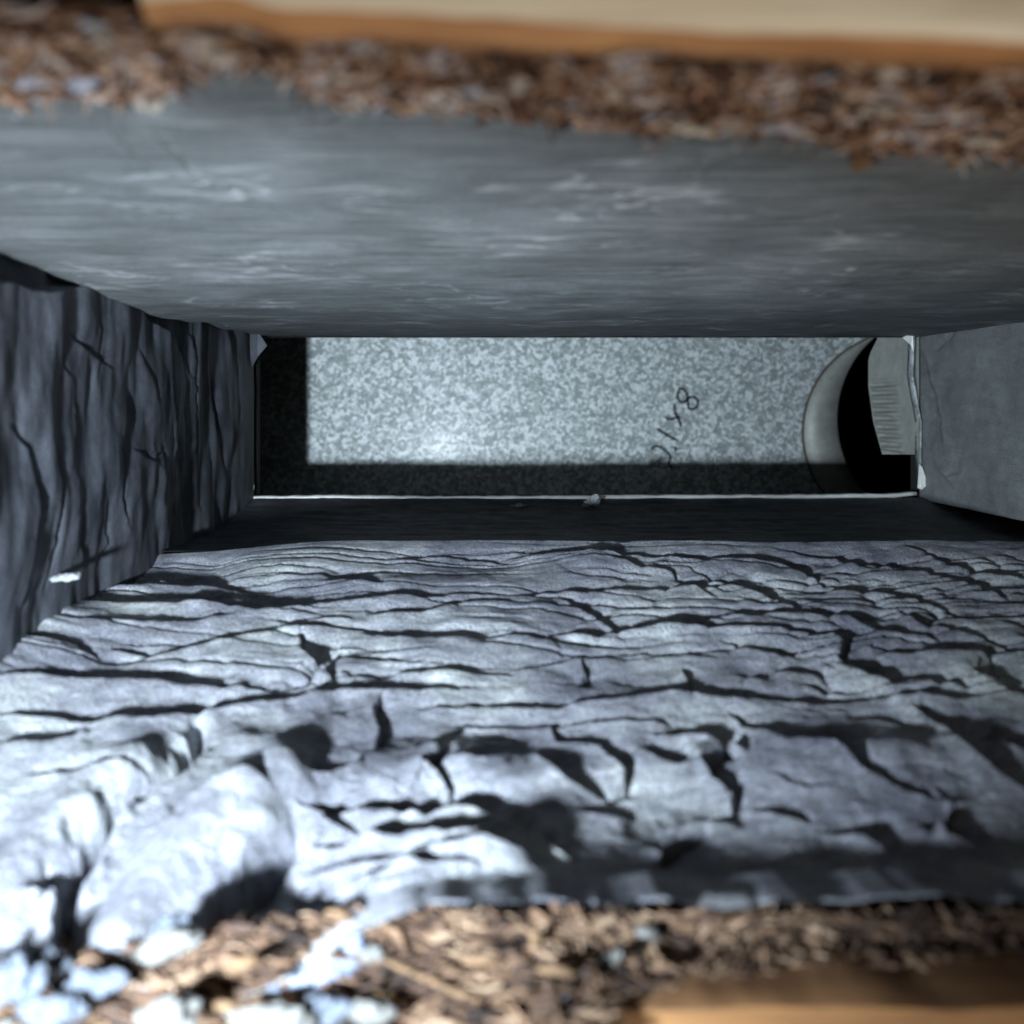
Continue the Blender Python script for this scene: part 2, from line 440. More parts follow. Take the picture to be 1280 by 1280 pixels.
# natural wrinkling, laid out in the sheet's own surface: long folds across, slanting to the right
X = (PX-VX)/FPX*D
sx = X*1000; sd = D*1000
wx = fbm(sx/14, sd/14, 3, 3)*6
q = sd - 0.10*sx + wx
q1 = sd + 0.05*sx + 9*fbm(sx/70, sd/40, 33, 2)
r1 = 1-np.abs(fbm(sx/95+sd/80, q1/5.0, 11, 3))*2.8
r1 = np.clip(r1, 0, 1)**3
slant = sd*0.55 + sx*0.35
r2 = 1-np.abs(fbm((sx-sd)/26+4, (slant+0.5*wx)/8.5, 29, 3))*2.6
r2 = np.clip(r2, 0, 1)**3
rightness = sstep(-0.02, 0.08, X)
H += -0.0017*r1*(0.08+0.92*sstep(880,810,PY)) - 0.0013*r2*(0.05+0.95*rightness)*(0.3+0.7*sstep(900,840,PY))
H += 0.0022*fbm(sx/30, sd/22, 41, 3)
H += 0.00020*fbm(sx/3.2, sd/3.2, 77, 3)
H += 0.00008*fbm(sx/0.9, sd/0.9, 78, 2)
def pillow(pts, wd, h, pw=2.0):
    best = np.full(PX.shape, 1e9)
    for (ax, ay), (bx, by) in zip(pts[:-1], pts[1:]):
        t_ = np.clip(((PX-ax)*(bx-ax)+(PY-ay)*(by-ay))/((bx-ax)**2+(by-ay)**2), 0, 1)
        best = np.minimum(best, np.hypot(PX-ax-t_*(bx-ax), PY-ay-t_*(by-ay)))
    return h*np.exp(-(best/wd)**pw)
H += pillow([(-40,1150),(40,1080),(110,1025),(175,975)], 36, 0.0038, 2.2)
H += pillow([(150,1185),(200,1110),(270,1040),(350,985)], 40, 0.0046, 2.2)
H -= pillow([(250,908),(242,940),(225,968),(185,998),(155,1025),(120,1065),(95,1105),(78,1150),(88,1210)], 9, 0.0065, 2)
H -= pillow([(372,1045),(345,1070),(322,1092),(298,1125),(285,1160)], 12, 0.006, 2)
H += pillow([(470,1075),(560,1100),(640,1130)], 26, 0.0022, 2.5)
H += pillow([(560,960),(700,1010)], 30, 0.0014) + pillow([(960,950),(1120,960)], 34, 0.0018) + pillow([(300,930),(440,905)], 24, 0.0014)
# gentle billow between the long fold at mid depth and the rim
bil = np.exp(-((PY-985)/70.0)**2)
H += 0.0022*bil
H *= 1-0.7*sstep(1120, 1200, PY)*sstep(300, 500, PX)
H += 0.0120*np.clip((PY-1005)/237, 0, 1)**1.25*sstep(280, 560, PX)*(1+0.10*fbm(PX/70, PY/60, 92, 2))         # sheet curls up towards the rim right of the torch
H *= 1 - 0.8*np.exp(-((PY-676)/12.0)**2)
Yb = -(A_-B_*D) + H
Yb += 0.007*sstep(-0.075, -0.12, X)*sstep(0.15, 0.20, D)*sstep(0.245, 0.215, D)
Yb -= 0.0040*sstep(-0.045, -0.105, X)*sstep(0.235, 0.275, D)     # sheet climbs into the left corner
V = np.stack([X, Yb, CAMZ-D], -1)
# side skirts so that the sheet reaches the slot's end walls near the rim
def skirt(col, xt, n=14):
    out = []
    for i in range(1, n+1):
        t = i/n; c = col.copy(); c[:, 0] = col[:, 0]*(1-t)+xt*t
        c[:, 1] += 0.0012*fbm(c[:, 0]*60, col[:, 2]*60, 8, 3)*min(1, t*3); out.append(c)
    return out
L = skirt(V[:, 0], -0.20); R = skirt(V[:, -1], 0.21)
V = np.concatenate([np.stack(L[::-1], 1), V, np.stack(R, 1)], 1)
# fold the near edge over the rim and the far edge over the ridge
edge = V[-1].copy(); ext = []
for i in range(1, 7):
    e = edge.copy(); e[:, 1] -= 0.0003*i; e[:, 2] -= 0.0018*i; ext.append(e)
V = np.concatenate([V, np.stack(ext, 0)], 0)
grid_mesh('lower_sheet', V, M_low, liner, flip=True)

# ---- shaded strip between the ridge and the metal lip
nx = 420; nd = 60
xs = np.linspace(-0.20, 0.21, nx); ds = np.linspace(0.279, 0.401, nd)
XX, DD = np.meshgrid(xs, ds)
t = (DD-0.279)/0.122
YY = -(0.0435*(1-t)+0.0386*t) - 0.0045*np.sin(np.pi*np.clip(t*1.05, 0, 1))**0.7
YY += 0.0005*fbm(XX*70, DD*300, 21, 4)
grid_mesh('shaded_strip', np.stack([XX, YY, CAMZ-DD], -1), M_side, liner, flip=True)

# ---- upper smooth wall
RIM = [(-300,128),(0,128),(60,126),(150,133),(200,128),(230,105),(262,82),(300,74),(345,76),(372,92),(395,122),(440,135),(520,137),(600,143),
       (700,155),(760,160),(830,172),(880,168),(940,165),(1000,175),(1060,190),(1140,196),(1290,203),(1600,205)]
pxs = np.arange(-260, 1560, 3.0)
rim = np.interp(pxs, [a for a, b in RIM], [b for a, b in RIM])
rim = rim + 3*fbm(pxs/20, pxs*0, 66, 3)
Yt0, Yt1 = 0.0375, 0.0342
n = 260
ts = np.linspace(0, 1, n)[:, None]
PYt = rim[None, :]*(1-ts) + 421*ts
PXt = np.repeat(pxs[None, :], n, 0)
Bt = (Yt0-Yt1)/(0.4-0.12); At = Yt0 + Bt*0.12
Dt = At/((VY-PYt)/FPX + Bt)
Ht = np.zeros(PXt.shape)
TOP = [
 ([(190,165),(215,190),(245,222),(300,235),(360,262)],4,-1.0),
 ([(150,225),(195,218),(240,222)],6,-0.9), ([(120,150),(150,180),(160,200)],7,0.9),
 ([(720,200),(735,225),(790,245),(860,262)],4,-0.9), ([(270,155),(340,150),(420,152)],5,0.8),
 ([(870,235),(880,205),(930,190)],5,0.7), ([(500,232),(560,262),(640,280)],5,-0.7),
 ([(380,90),(410,128),(455,142)],5,-1.2), ([(540,205),(620,230),(700,240)],7,-0.5),
 ([(1040,225),(1130,240),(1280,215)],6,0.6), ([(790,180),(815,188)],5,-.8),
 ([(1000,418),(1030,403),(1050,392)],3,-1.4), ([(320,400),(360,395),(600,398)],4,0.7), ([(700,405),(900,398),(1120,402)],5,0.8),
]
creases(PXt, PYt, Ht, TOP, (300, 1400), l_near=2.2, jit=2)
sx = (PXt-VX)/FPX*Dt*1000; sd = Dt*1000
Ht = Ht*0.0006 + 0.0016*fbm(sx/40, sd/26, 9, 3) + 0.00012*fbm(sx/14, sd/4, 19, 3) + 0.00011*fbm(sx/12, sd/1.1, 20, 3)
Ht += 0.0012*np.exp(-((PYt-rim[None, :])/22.0)**2)          # edge curls outward
Ht *= 1-0.75*sstep(395, 421, PYt)
u_ = np.where(Dt < 0.255, (0.255-Dt)/0.060, (Dt-0.255)/0.085)
Ht -= 0.0062*np.exp(-u_**1.6)*(1+0.25*fbm(sx/60, sd*0, 51, 2))*sstep(421, 405, PYt)
Yt = At-Bt*Dt + Ht + 0.0008*fbm(sx/16, sd*0, 31, 3)*sstep(380, 421, PYt)
Vt = np.stack([(PXt-VX)/FPX*Dt, Yt, CAMZ-Dt], -1)
L = skirt(Vt[:, 0], -0.20); R = skirt(Vt[:, -1], 0.23)
Vt = np.concatenate([np.stack(L[::-1], 1), Vt, np.stack(R, 1)], 1)
last = Vt[-1].copy(); e2 = last.copy(); e2[:, 1] += 0.004; e2[:, 2] -= 0.001
Vt = np.concatenate([Vt, e2[None]], 0)
grid_mesh('upper_sheet', Vt, M_top, liner)

# ---- left end wall, crumpled
XL = -0.109
pxl = np.concatenate([np.arange(-330, 0, 4.0), np.arange(0, 318.5, 1.3)])
n = 330
Dl = -XL*FPX/(VX-pxl)
ys = np.linspace(0.042, -0.066, n)
DL, YL = np.meshgrid(Dl, ys)
PXl = np.repeat(pxl[None, :], n, 0)
PYl = VY - YL*FPX/DL
Hl = np.zeros(PXl.shape)
LEFT = [
 ([(50,372),(53,400),(58,445),(70,470)],4,1.4), ([(-5,530),(18,560),(28,620),(25,700),(20,760)],5,2.4),
 ([(45,550),(57,600),(57,680),(50,740)],4,1.8), ([(78,470),(80,540),(72,580)],2.5,1.0), ([(88,640),(92,680),(102,710)],3,1.4),
 ([(65,412),(85,430),(125,462)],4,1.2), ([(150,490),(137,560),(137,620),(147,660)],3.5,1.5),
 ([(105,370),(110,420),(106,480)],3,.9),
 ([(200,395),(205,480),(212,560),(203,650)],5,2.0), ([(222,380),(240,440),(243,560),(250,640)],4,1.6),
 ([(262,420),(270,500),(276,560),(286,612)],3.5,1.5), ([(186,555),(192,600),(188,630)],8,1.6), ([(160,430),(175,470),(182,520)],4,1.0),
 ([(150,560),(175,575),(188,560)],4,1.0), ([(225,480),(228,560),(222,620)],3,1.0), ([(290,420),(297,470),(300,560)],2.5,.8),
 ([(120,620),(128,680),(118,705)],3,.9),
]
creases(PXl, PYl, Hl, LEFT, (-2000, 700), k=0.75, l_near=4.5, l_far=4.0, jit=1.5)
FO = [(-400,340),(0,347),(20,356),(40,359),(90,350),(128,343),(150,365),(175,392),(205,412),(222,440),(235,470)]
fy = np.interp(PXl, [a for a, b in FO], [b for a, b in FO])
fold = sstep(0, 7, PYl-fy)*sstep(245, 196, PXl)              # crumpled flap standing proud of the end wall
Hl = Hl*0.0011 + 0.0045*fold
mm = 1000
Hl += 0.0030*fbm(DL*mm/16, YL*mm/40, 44, 3) + 0.0006*fbm(DL*mm/7, YL*mm/40, 45, 2) + 0.00008*fbm(DL*mm/1.5, YL*mm/2.5, 46, 2)
Hl *= 1-0.8*sstep(290, 318, PXl)
flare = -0.004*sstep(-0.02, -0.05, YL)*sstep(0.33, 0.2, DL)
Vl = np.stack([XL+Hl+flare, YL, CAMZ-DL], -1)
grid_mesh('end_sheet', Vl, M_end, liner, flip=True)

# ---- right end wall, smooth
XR = 0.192
Dr = np.linspace(0.11, 0.402, 240); ys = np.linspace(0.045, -0.0395, 150)
DR, YR = np.meshgrid(Dr, ys)
Hr = 0.0018*fbm(DR*1000/30, YR*1000/30, 71, 3) + 0.0003*fbm(DR*1000/5, YR*1000/7, 72, 3)
PXr = VX+XR*FPX/DR; PYr = VY-YR*FPX/DR
RI = [([(1150,425),(1162,470),(1176,520),(1180,560)],5,-1.5), ([(1165,440),(1185,420),(1200,405)],4,1.5),
      ([(1170,585),(1185,597),(1200,590)],4,-1.8), ([(1150,470),(1158,520)],4,1.6)]
H2 = np.zeros(DR.shape); creases(PXr, PYr, H2, RI, (-2000, 900), jit=3)
Hr += H2*0.0007
Hr *= 1-0.8*sstep(0.39, 0.402, DR)
grid_mesh('end_sheet', np.stack([XR-Hr, YR, CAMZ-DR], -1), M_right, liner)

# small folded corner tab, upper left of the opening
def tab(name, pts, thick, mat, parent, drop=None):
    """small plate through given pixel/depth corners"""
    bm = bmesh.new()
    a = [bm.verts.new(P(*p)) for p in pts]
    f = bm.faces.new(a); f.normal_update()
    nrm = f.normal.copy()
    if nrm.z < 0: nrm = -nrm
    b = [bm.verts.new(v.co - nrm*thick) for v in a]
    bm.faces.new(b[::-1])
    for i in range(len(a)):
        j = (i+1) % len(a)
        bm.faces.new([a[i], b[i], b[j], a[j]])
    bmesh.ops.recalc_face_normals(bm, faces=bm.faces)
    return from_bm(name, bm, mat, parent, False)
tab('corner_fold', [(288,392,.385),(306,396,.390),(322,414,.394),(334,432,.396),(322,446,.396),(314,462,.396),(300,455,.392)], .0006, M_end, liner)
tab('corner_fold', [(270,627,.396),(300,618,.397),(318,606,.398),(316,622,.398),(300,630,.397)], .0005, M_right, liner)

# ------------------------------------------------------------------ METAL BOX BELOW
DF = 0.60
box = empty('metal_duct_box', (0.04, 0, Z(DF)), 'spangled galvanised steel duct box seen through the rectangular slot', 'duct')
def Fp(px, py, D=DF): return P(px, py, D)
# floor panel with round hole: build as strip grid with the hole cut by angle rings
cx, cy = Fp(1162, 524)[0], Fp(1162, 524)[1]
rh = 120/FPX*DF; RV = 130/120
ocx, ocy = Fp(1133, 540)[0], Fp(1133, 540)[1]; ro = 130/FPX*DF; OV = 126/130
def ring_panel():
    bm = bmesh.new(); nseg = 96
    x0, x1, y0, y1 = -0.21, 0.42, -0.13, 0.13
    inner, outer = [], []
    for i in range(nseg):
        a = 2*math.pi*i/nseg; ca, sa = math.cos(a), math.sin(a)
        inner.append(bm.verts.new((cx+rh*ca, cy+rh*RV*sa, Z(DF))))
        tx = ((x1-cx)/ca if ca > 1e-9 else (x0-cx)/ca if ca < -1e-9 else 1e9)
        ty = ((y1-cy)/sa if sa > 1e-9 else (y0-cy)/sa if sa < -1e-9 else 1e9)
        t_ = min(tx, ty)
        outer.append(bm.verts.new((cx+t_*ca, cy+t_*sa, Z(DF))))
    for c_ in ((x0,y0),(x0,y1),(x1,y0),(x1,y1)):
        # snap nearest outer vertex to the corner
        v = min(outer, key=lambda q: (q.co.x-c_[0])**2+(q.co.y-c_[1])**2); v.co.x, v.co.y = c_
    for i in range(nseg):
        j = (i+1) % nseg
        bm.faces.new([inner[i], outer[i], outer[j], inner[j]])
    bmesh.ops.recalc_face_normals(bm, faces=bm.faces)
    for f in bm.faces:
        if f.normal.z < 0: f.normal_flip()
    return bm
from_bm('floor_panel', ring_panel(), M_zinc, box, False)
# collar flange lying round the hole: a flat ring off-centre, widest on the left
def collar():
    bm = bmesh.new(); nseg = 120
    rings = [[], [], [], []]
    for i in range(nseg):
        a = 2*math.pi*i/nseg; ca, sa = math.cos(a), math.sin(a)
        rings[0].append(bm.verts.new((ocx+ro*ca, ocy+ro*OV*sa, Z(DF)+0.0002)))
        rings[1].append(bm.verts.new((ocx+(ro-.0008)*ca, ocy+(ro-.0008)*OV*sa, Z(DF)+0.0018)))
        rings[2].append(bm.verts.new((cx+(rh-.001)*ca, cy+(rh-.001)*RV*sa, Z(DF)+0.0035)))
        rings[3].append(bm.verts.new((cx+(rh-.001)*ca, cy+(rh-.001)*RV*sa, Z(DF)-0.006)))
    for k_ in range(3):
        for i in range(nseg):
            j = (i+1) % nseg
            bm.faces.new([rings[k_][i], rings[k_][j], rings[k_+1][j], rings[k_+1][i]])
    bmesh.ops.recalc_face_normals(bm, faces=bm.faces)
    return bm
M_collar = flat_mat('collar_steel', (0.42, 0.44, 0.40), 0.5, 0.15, 160, 0.2)
from_bm('collar', collar(), M_collar, box)
bm = bmesh.new(); sr = []
for r_, z_ in ((ro+.0006, 0.0001), (ro+.0004, 0.0011), (ro-.0003, 0.0021), (ro-.0006, 0.0014)):
    sr.append([bm.verts.new((ocx+r_*math.cos(2*math.pi*i/120), ocy+r_*OV*math.sin(2*math.pi*i/120), Z(DF)+z_)) for i in range(120)])
for k_ in range(3):
    for i in range(120):
        j = (i+1) % 120; bm.faces.new([sr[k_][i], sr[k_][j], sr[k_+1][j], sr[k_+1][i]])
bmesh.ops.recalc_face_normals(bm, faces=bm.faces)
from_bm('seam', bm, flat_mat('brown_sealant', (0.10, 0.075, 0.055), 0.8), box)
# round pipe below the hole
bm = bmesh.new(); nseg = 64
pr = []
for z_, r_ in ((-0.002, rh-.0012), (-0.25, rh-.0012), (-0.25, 0.0005)):
    pr.append([bm.verts.new((cx+r_*math.cos(2*math.pi*i/nseg), cy+r_*RV*math.sin(2*math.pi*i/nseg), Z(DF)+z_)) for i in range(nseg)])
for k_ in range(2):
    for i in range(nseg):
        j = (i+1) % nseg; bm.faces.new([pr[k_][i], pr[k_][j], pr[k_+1][j], pr[k_+1][i]])
from_bm('round_pipe', bm, M_pipe, box)

def slab(bm, x0, x1, y0, y1, z0, z1):
    vs = [bm.verts.new((x, y, z)) for z in (z0, z1) for y in (y0, y1) for x in (x0, x1)]
    for f in ((0,2,3,1),(4,5,7,6),(0,1,5,4),(2,6,7,3),(0,4,6,2),(1,3,7,5)):
        bm.faces.new([vs[i] for i in f])
# box side walls (wider than the slot)
bm = bmesh.new()
zt, zb = Z(0.412), Z(DF)-0.004
slab(bm, -0.215, -0.21, -0.13, 0.13, zb, zt); slab(bm, 0.42, 0.425, -0.13, 0.13, zb, zt)
slab(bm, -0.215, 0.425, 0.13, 0.135, zb, zt); slab(bm, -0.215, 0.425, -0.135, -0.13, zb, zt)
from_bm('side_wall', bm, M_pipe, box, False)
# box lid around the slot
bm = bmesh.new()
z0, z1 = Z(0.4115), Z(0.4065)
slab(bm, -0.215, -0.1095, -0.135, 0.135, z0, z1); slab(bm, 0.1925, 0.425, -0.135, 0.135, z0, z1)
slab(bm, -0.1095, 0.1925, 0.0345, 0.135, z0, z1); slab(bm, -0.1095, 0.1925, -0.135, -0.0383, z0, z1)
from_bm('lid', bm, M_pipe, box, False)
# bright lip along the lower side of the slot, slightly bowed and uneven
def strip(name, pts, half, hgt, mat, parent, seed=1, axis='y'):
    """raised narrow metal edge through points"""
    bm = bmesh.new(); rows = []
    rnd = random.Random(seed)
    npt = 90
    P_ = [Vector(p) for p in pts]
    cum = [0]
    for i in range(len(P_)-1): cum.append(cum[-1]+(P_[i+1]-P_[i]).length)
    for k_ in range(npt):
        s = cum[-1]*k_/(npt-1)
        i = max(j for j in range(len(cum)-1) if cum[j] <= s+1e-12)
        tt = (s-cum[i])/(cum[i+1]-cum[i]); c = P_[i].lerp(P_[i+1], tt)
        h_ = half*(0.75+0.5*rnd.random())
        if axis == 'y':
            q = [c+Vector((0,-h_,-hgt)), c+Vector((0,-h_,0)), c+Vector((0,h_,0)), c+Vector((0,h_,-hgt))]
        else:
            q = [c+Vector((-h_,0,-hgt)), c+Vector((-h_,0,0)), c+Vector((h_,0,0)), c+Vector((h_,0,-hgt))]
        rows.append([bm.verts.new(v) for v in q])
    for k_ in range(npt-1):
        for j in range(4):
            bm.faces.new([rows[k_][j], rows[k_+1][j], rows[k_+1][(j+1)%4], rows[k_][(j+1)%4]])
    bm.faces.new(rows[0]); bm.faces.new(rows[-1][::-1])
    bmesh.ops.recalc_face_normals(bm, faces=bm.faces)
    return from_bm(name, bm, mat, parent)
strip('lip', [P(300,623.0,.398), P(420,622,.398), P(560,624,.397), P(700,623,.397), P(860,622,.398), P(1000,621.5,.398), P(1120,620,.398), P(1146,617,.398)],
      0.0008, 0.006, M_steel_edge, box, 3)
strip('lip', [P(1143,416,.399), P(1141,470,.3985), P(1152,530,.3985), P(1151,575,.3985), P(1156,608,.3985)], 0.0004, 0.005, M_zinc2, box, 5, 'x')
tab('lip_corner', [(1128,422,.398),(1141,416,.397),(1142,440,.398),(1139,432,.398)], .0005, M_steel_edge, box)
tab('lip_corner', [(1149,580,.396),(1153,584,.396),(1160,606,.396),(1152,612,.396),(1147,610,.397)], .0005, M_steel_edge, box)

# end panel on the right: hangs from the slot's edge, crimped at its lower edge
def end_panel():
    xr = 0.1905
    bot = [(1096,424),(1088,440),(1085,450),(1085,484),(1091,527),(1102,567),(1108,600),(1112,640)]
    rows = 110; cols = 46
    Vv = np.zeros((rows, cols, 3))
    for i in range(rows):
        py = 412 + (568-412)*i/(rows-1)
        y_over = -(py-VY)/FPX          # at depth 1
        pxb = np.interp(py, [b for a, b in bot], [a for a, b in bot])
        yt = y_over*0.4
        Db = xr*FPX/(pxb-VX)
        for j in range(cols):
            t_ = j/(cols-1)
            Dj = 0.399*(1-t_)+Db*t_
            Vv[i, j] = (xr + 0.0012*math.sin(t_*3), y_over*(0.4*(1-t_)+Db*t_), CAMZ-Dj)
    # corrugations
    for i in range(rows):
        for j in range(cols):
            t_ = j/(cols-1)
            y = Vv[i, j, 1]
            a = float(sstep(0.35, 0.72, np.array(t_)))*float(sstep(-0.0225, -0.0205, np.array(y)))*float(sstep(0.017, 0.013, np.array(y)))
            a *= 1-float(sstep(0.85, 1.0, np.array(t_)))
            Vv[i, j, 0] += 0.0016*a*math.sin(y*2*math.pi/0.0042)
    return Vv
ep = grid_mesh('end_panel', end_panel(), M_collar, box, flip=True)
# raised crimps on the panel, each its own piece
crimp_me = None
for i in range(8):
    y = 0.0125 - i*0.0042
    px = 1088 + (i*1.8)
    c0 = Vector((0.1872, y, Z(0.190*FPX/(px+3-VX))))
    if crimp_me is None:
        bm = bmesh.new()
        bmesh.ops.create_uvsphere(bm, u_segments=10, v_segments=6, radius=1)
        bmesh.ops.scale(bm, vec=(0.0019, 0.0015, 0.010), verts=bm.verts)
        crimp_me = bpy.data.meshes.new('crimp'); bm.to_mesh(crimp_me); bm.free(); crimp_me.materials.append(M_zinc); crimp_me.shade_smooth()
    o = bpy.data.objects.new('crimp', crimp_me); COL.objects.link(o); o.parent = ep
    o.matrix_parent_inverse = Matrix.Translation(box.location).inverted()
    o.location = c0 + Vector((0.0016, 0, 0.007)); o.rotation_euler = (0, math.radians(2), 0)

# hand-written size mark on the panel: strokes lie on the sheet
def stroke(pts, wpx):
    """flat thin ribbon lying on the floor panel"""
    bm_pts = [Vector(((x-VX)/FPX*DF, -(y-VY)/FPX*DF, Z(DF)+0.00025)) for x, y in pts]
    hw = wpx/FPX*DF/2
    return bm_pts, hw
WR = [
 [(855,487),(851,485),(848,489),(847,496),(850,502),(856,502),(859,498),(858,491),(855,487)],
 [(859,498),(866,496),(872,500),(871,508),(866,511),(861,510),(860,504),(859,498)],
 [(843,505),(844,515),(847,522),(850,528),(851,534)],
 [(832,522),(838,524),(845,522),(850,520)],
 [(821,536),(830,541),(839,547),(848,551)],
 [(814,562),(818,558),(824,558),(830,562),(835,566),(838,572),(836,580),(840,584)],
 [(844,558),(845,564)],
]
bm = bmesh.new()
for st in WR:
    pts, hw = stroke(st, 3.4)
    prev = None
    # resample smooth
    dense = []
    for i in range(len(pts)-1):
        p0 = pts[max(i-1, 0)]; p1 = pts[i]; p2 = pts[i+1]; p3 = pts[min(i+2, len(pts)-1)]
        for s in range(5):
            t_ = s/5
            dense.append(0.5*((2*p1)+(-p0+p2)*t_+(2*p0-5*p1+4*p2-p3)*t_*t_+(-p0+3*p1-3*p2+p3)*t_**3))
    dense.append(pts[-1])
    for i, p in enumerate(dense):
        d_ = (dense[min(i+1, len(dense)-1)]-dense[max(i-1, 0)])
        nrm = Vector((-d_.y, d_.x, 0))
        if nrm.length < 1e-9: continue
        nrm.normalize(); h_ = hw*(0.7+0.5*math.sin(i*0.7)**2)
        a = bm.verts.new(p+nrm*h_); b = bm.verts.new(p-nrm*h_)
        if prev: 
            f = bm.faces.new([prev[0], prev[1], b, a])
        prev = (a, b)
for f in bm.faces:
    f.normal_update()
    if f.normal.z < 0: f.normal_flip()
hw_o = from_bm('handwriting', bm, M_ink, box, False)

# ------------------------------------------------------------------ SURROUNDING FLOOR
def box_obj(name, x0, x1, y0, y1, z0, z1, mat, parent=None):
    bm = bmesh.new(); slab(bm, x0, x1, y0, y1, z0, z1)
    bmesh.ops.recalc_face_normals(bm, faces=bm.faces)
    return from_bm(name, bm, mat, parent, False)
bm = bmesh.new()
z0, z1 = Z(0.175), Z(0.148)
slab(bm, -0.6, 0.6, 0.046, 0.5, z0, z1); slab(bm, -0.6, 0.6, -0.5, -0.088, z0, z1)
slab(bm, -0.6, -0.135, -0.088, 0.046, z0, z1); slab(bm, 0.205, 0.6, -0.088, 0.046, z0, z1)
tag(from_bm('floor', bm, M_subfloor, None, False), kind='structure')

# upper board: ragged brown sawn edge under a pale face
def ragged_board(name, label, x0, x1, yfun, yout, Dtop, Dbot, mface, medge, sgn, seed, bev=0.0012):
    """sgn=+1: board lies towards +y of its edge"""
    root = empty(name, ((x0+x1)/2, yfun((x0+x1)/2), Z(Dbot)), label, 'board')
    nn = 260
    xs_ = np.linspace(x0, x1, nn)
    e = np.array([yfun(x) for x in xs_]) + 0.0005*fbm(xs_*90, xs_*0, seed, 4)
    e2 = e - sgn*(0.0006+0.0011*(fbm(xs_*130, xs_*0+3, seed+5, 4)+0.3))
    # face
    t_ = np.concatenate([np.linspace(0, 0.03, 5), np.linspace(0.06, 1, 14)])
    Vf = np.zeros((len(t_), nn, 3))
    for i, tt in enumerate(t_):
        Vf[i, :, 0] = xs_; Vf[i, :, 1] = e*(1-tt)+yout*tt
        Vf[i, :, 2] = Z(Dtop) - 0.0005*math.exp(-tt*120) + 0.00015*fbm(xs_*60, xs_*0+tt*40, seed+2, 3)
    grid_mesh('face', Vf, mface, root, flip=(sgn < 0))
    prof = [(0.0, 0.0005), (0.25, 0.0012), (0.6, 0.003), (0.85, None), (0.5, None), (-2.0, None)]
    rows = []
    T = Dbot-Dtop
    for k_, (a, z) in enumerate([(0.0, 0.0005), (0.5, 0.0010), (1.0, T*0.35), (0.9, T*0.6), (0.55, T*0.9), (-1.5, T), (-8.0, T)]):
        rw = np.zeros((nn, 3)); rw[:, 0] = xs_
        rw[:, 1] = e + (e2-e)*a + 0.0003*fbm(xs_*300, xs_*0+k_*3.3, seed+9, 3)*(k_ > 0)
        rw[:, 2] = Z(Dtop) - z + 0.0003*fbm(xs_*200, xs_*0+k_*1.7, seed+12, 3)*(0 < k_ < 5)
        if k_ == 0: rw[:, 1] = e; rw[:, 2] = Vf[0, :, 2]
        rows.append(rw)
    grid_mesh('sawn_edge', np.stack(rows, 0), medge, root, flip=(sgn > 0))
    # ends and underside
    box_obj('core', x0+0.0003, x1-0.0003, min(yout, e.max()+0.002) if sgn > 0 else yout, yout if sgn > 0 else e.min()-0.002, Z(Dbot)+0.0002, Z(Dtop)-0.0009, medge, root)
    return root
ragged_board('upper_board', 'pale wooden board with a ragged brown sawn edge above the slot', -0.0335, 0.30,
             lambda x: 0.0381 - 0.046*(x+0.024) + 0.0012*math.exp(-((x+0.026)/0.004)**2), 0.20, 0.083, 0.0895, M_boardface, M_boardedge, 1, 3)
ragged_board('lower_board', 'orange brown wooden board at the lower right rim of the slot', 0.0145, 0.30,
             lambda x: -0.0731 + 0.013*(x-0.012), -0.22, 0.1074, 0.120, M_lowface, M_lowboard, -1, 13)

# ------------------------------------------------------------------ DEBRIS
def bed_mesh(name, prof_fn, xs_, mat, amp, seed, label):
    pts = prof_fn()
    rows = []
    # resample the profile
    arr = np.array(pts); seg = np.hypot(*(arr[1:]-arr[:-1]).T); cum = np.concatenate([[0], np.cumsum(seg)])
    nn = int(cum[-1]/0.0007)
    s = np.linspace(0, cum[-1], nn)
    yy = np.interp(s, cum, arr[:, 0]); dd = np.interp(s, cum, arr[:, 1])
    ty = np.gradient(yy); td = np.gradient(dd); l_ = np.hypot(ty, td)
    ny, nd_ = -td/l_, ty/l_
    S, XX = np.meshgrid(s, xs_, indexing='ij')
    h_ = amp*(fbm(XX*1000/9, S*1000/7, seed, 5) + 0.6*np.abs(fbm(XX*1000/3.5, S*1000/2, seed+3, 4)))
    Yv = yy[:, None]+ny[:, None]*h_; Dv = dd[:, None]+nd_[:, None]*h_
    o = grid_mesh(name, np.stack([XX, Yv, CAMZ-Dv], -1), mat)
    return tag(o, label, 'debris', kind='stuff')
xb = np.arange(-0.13, 0.20, 0.0007)
bed_mesh('packed_debris', lambda: [(0.049, 0.146), (0.046, 0.125), (0.0415, 0.112), (0.0415, 0.100), (0.052, 0.0925), (0.075, 0.092)],
         xb, M_bed, -0.0022, 5, 'packed brown wood fibre filling under the upper rim')
bed_mesh('packed_debris', lambda: [(-0.082, 0.150), (-0.0765, 0.1255), (-0.079, 0.1205), (-0.100, 0.1180), (-0.125, 0.118)],
         xb, M_bed, 0.0020, 25, 'packed brown wood fibre filling below the lower rim')

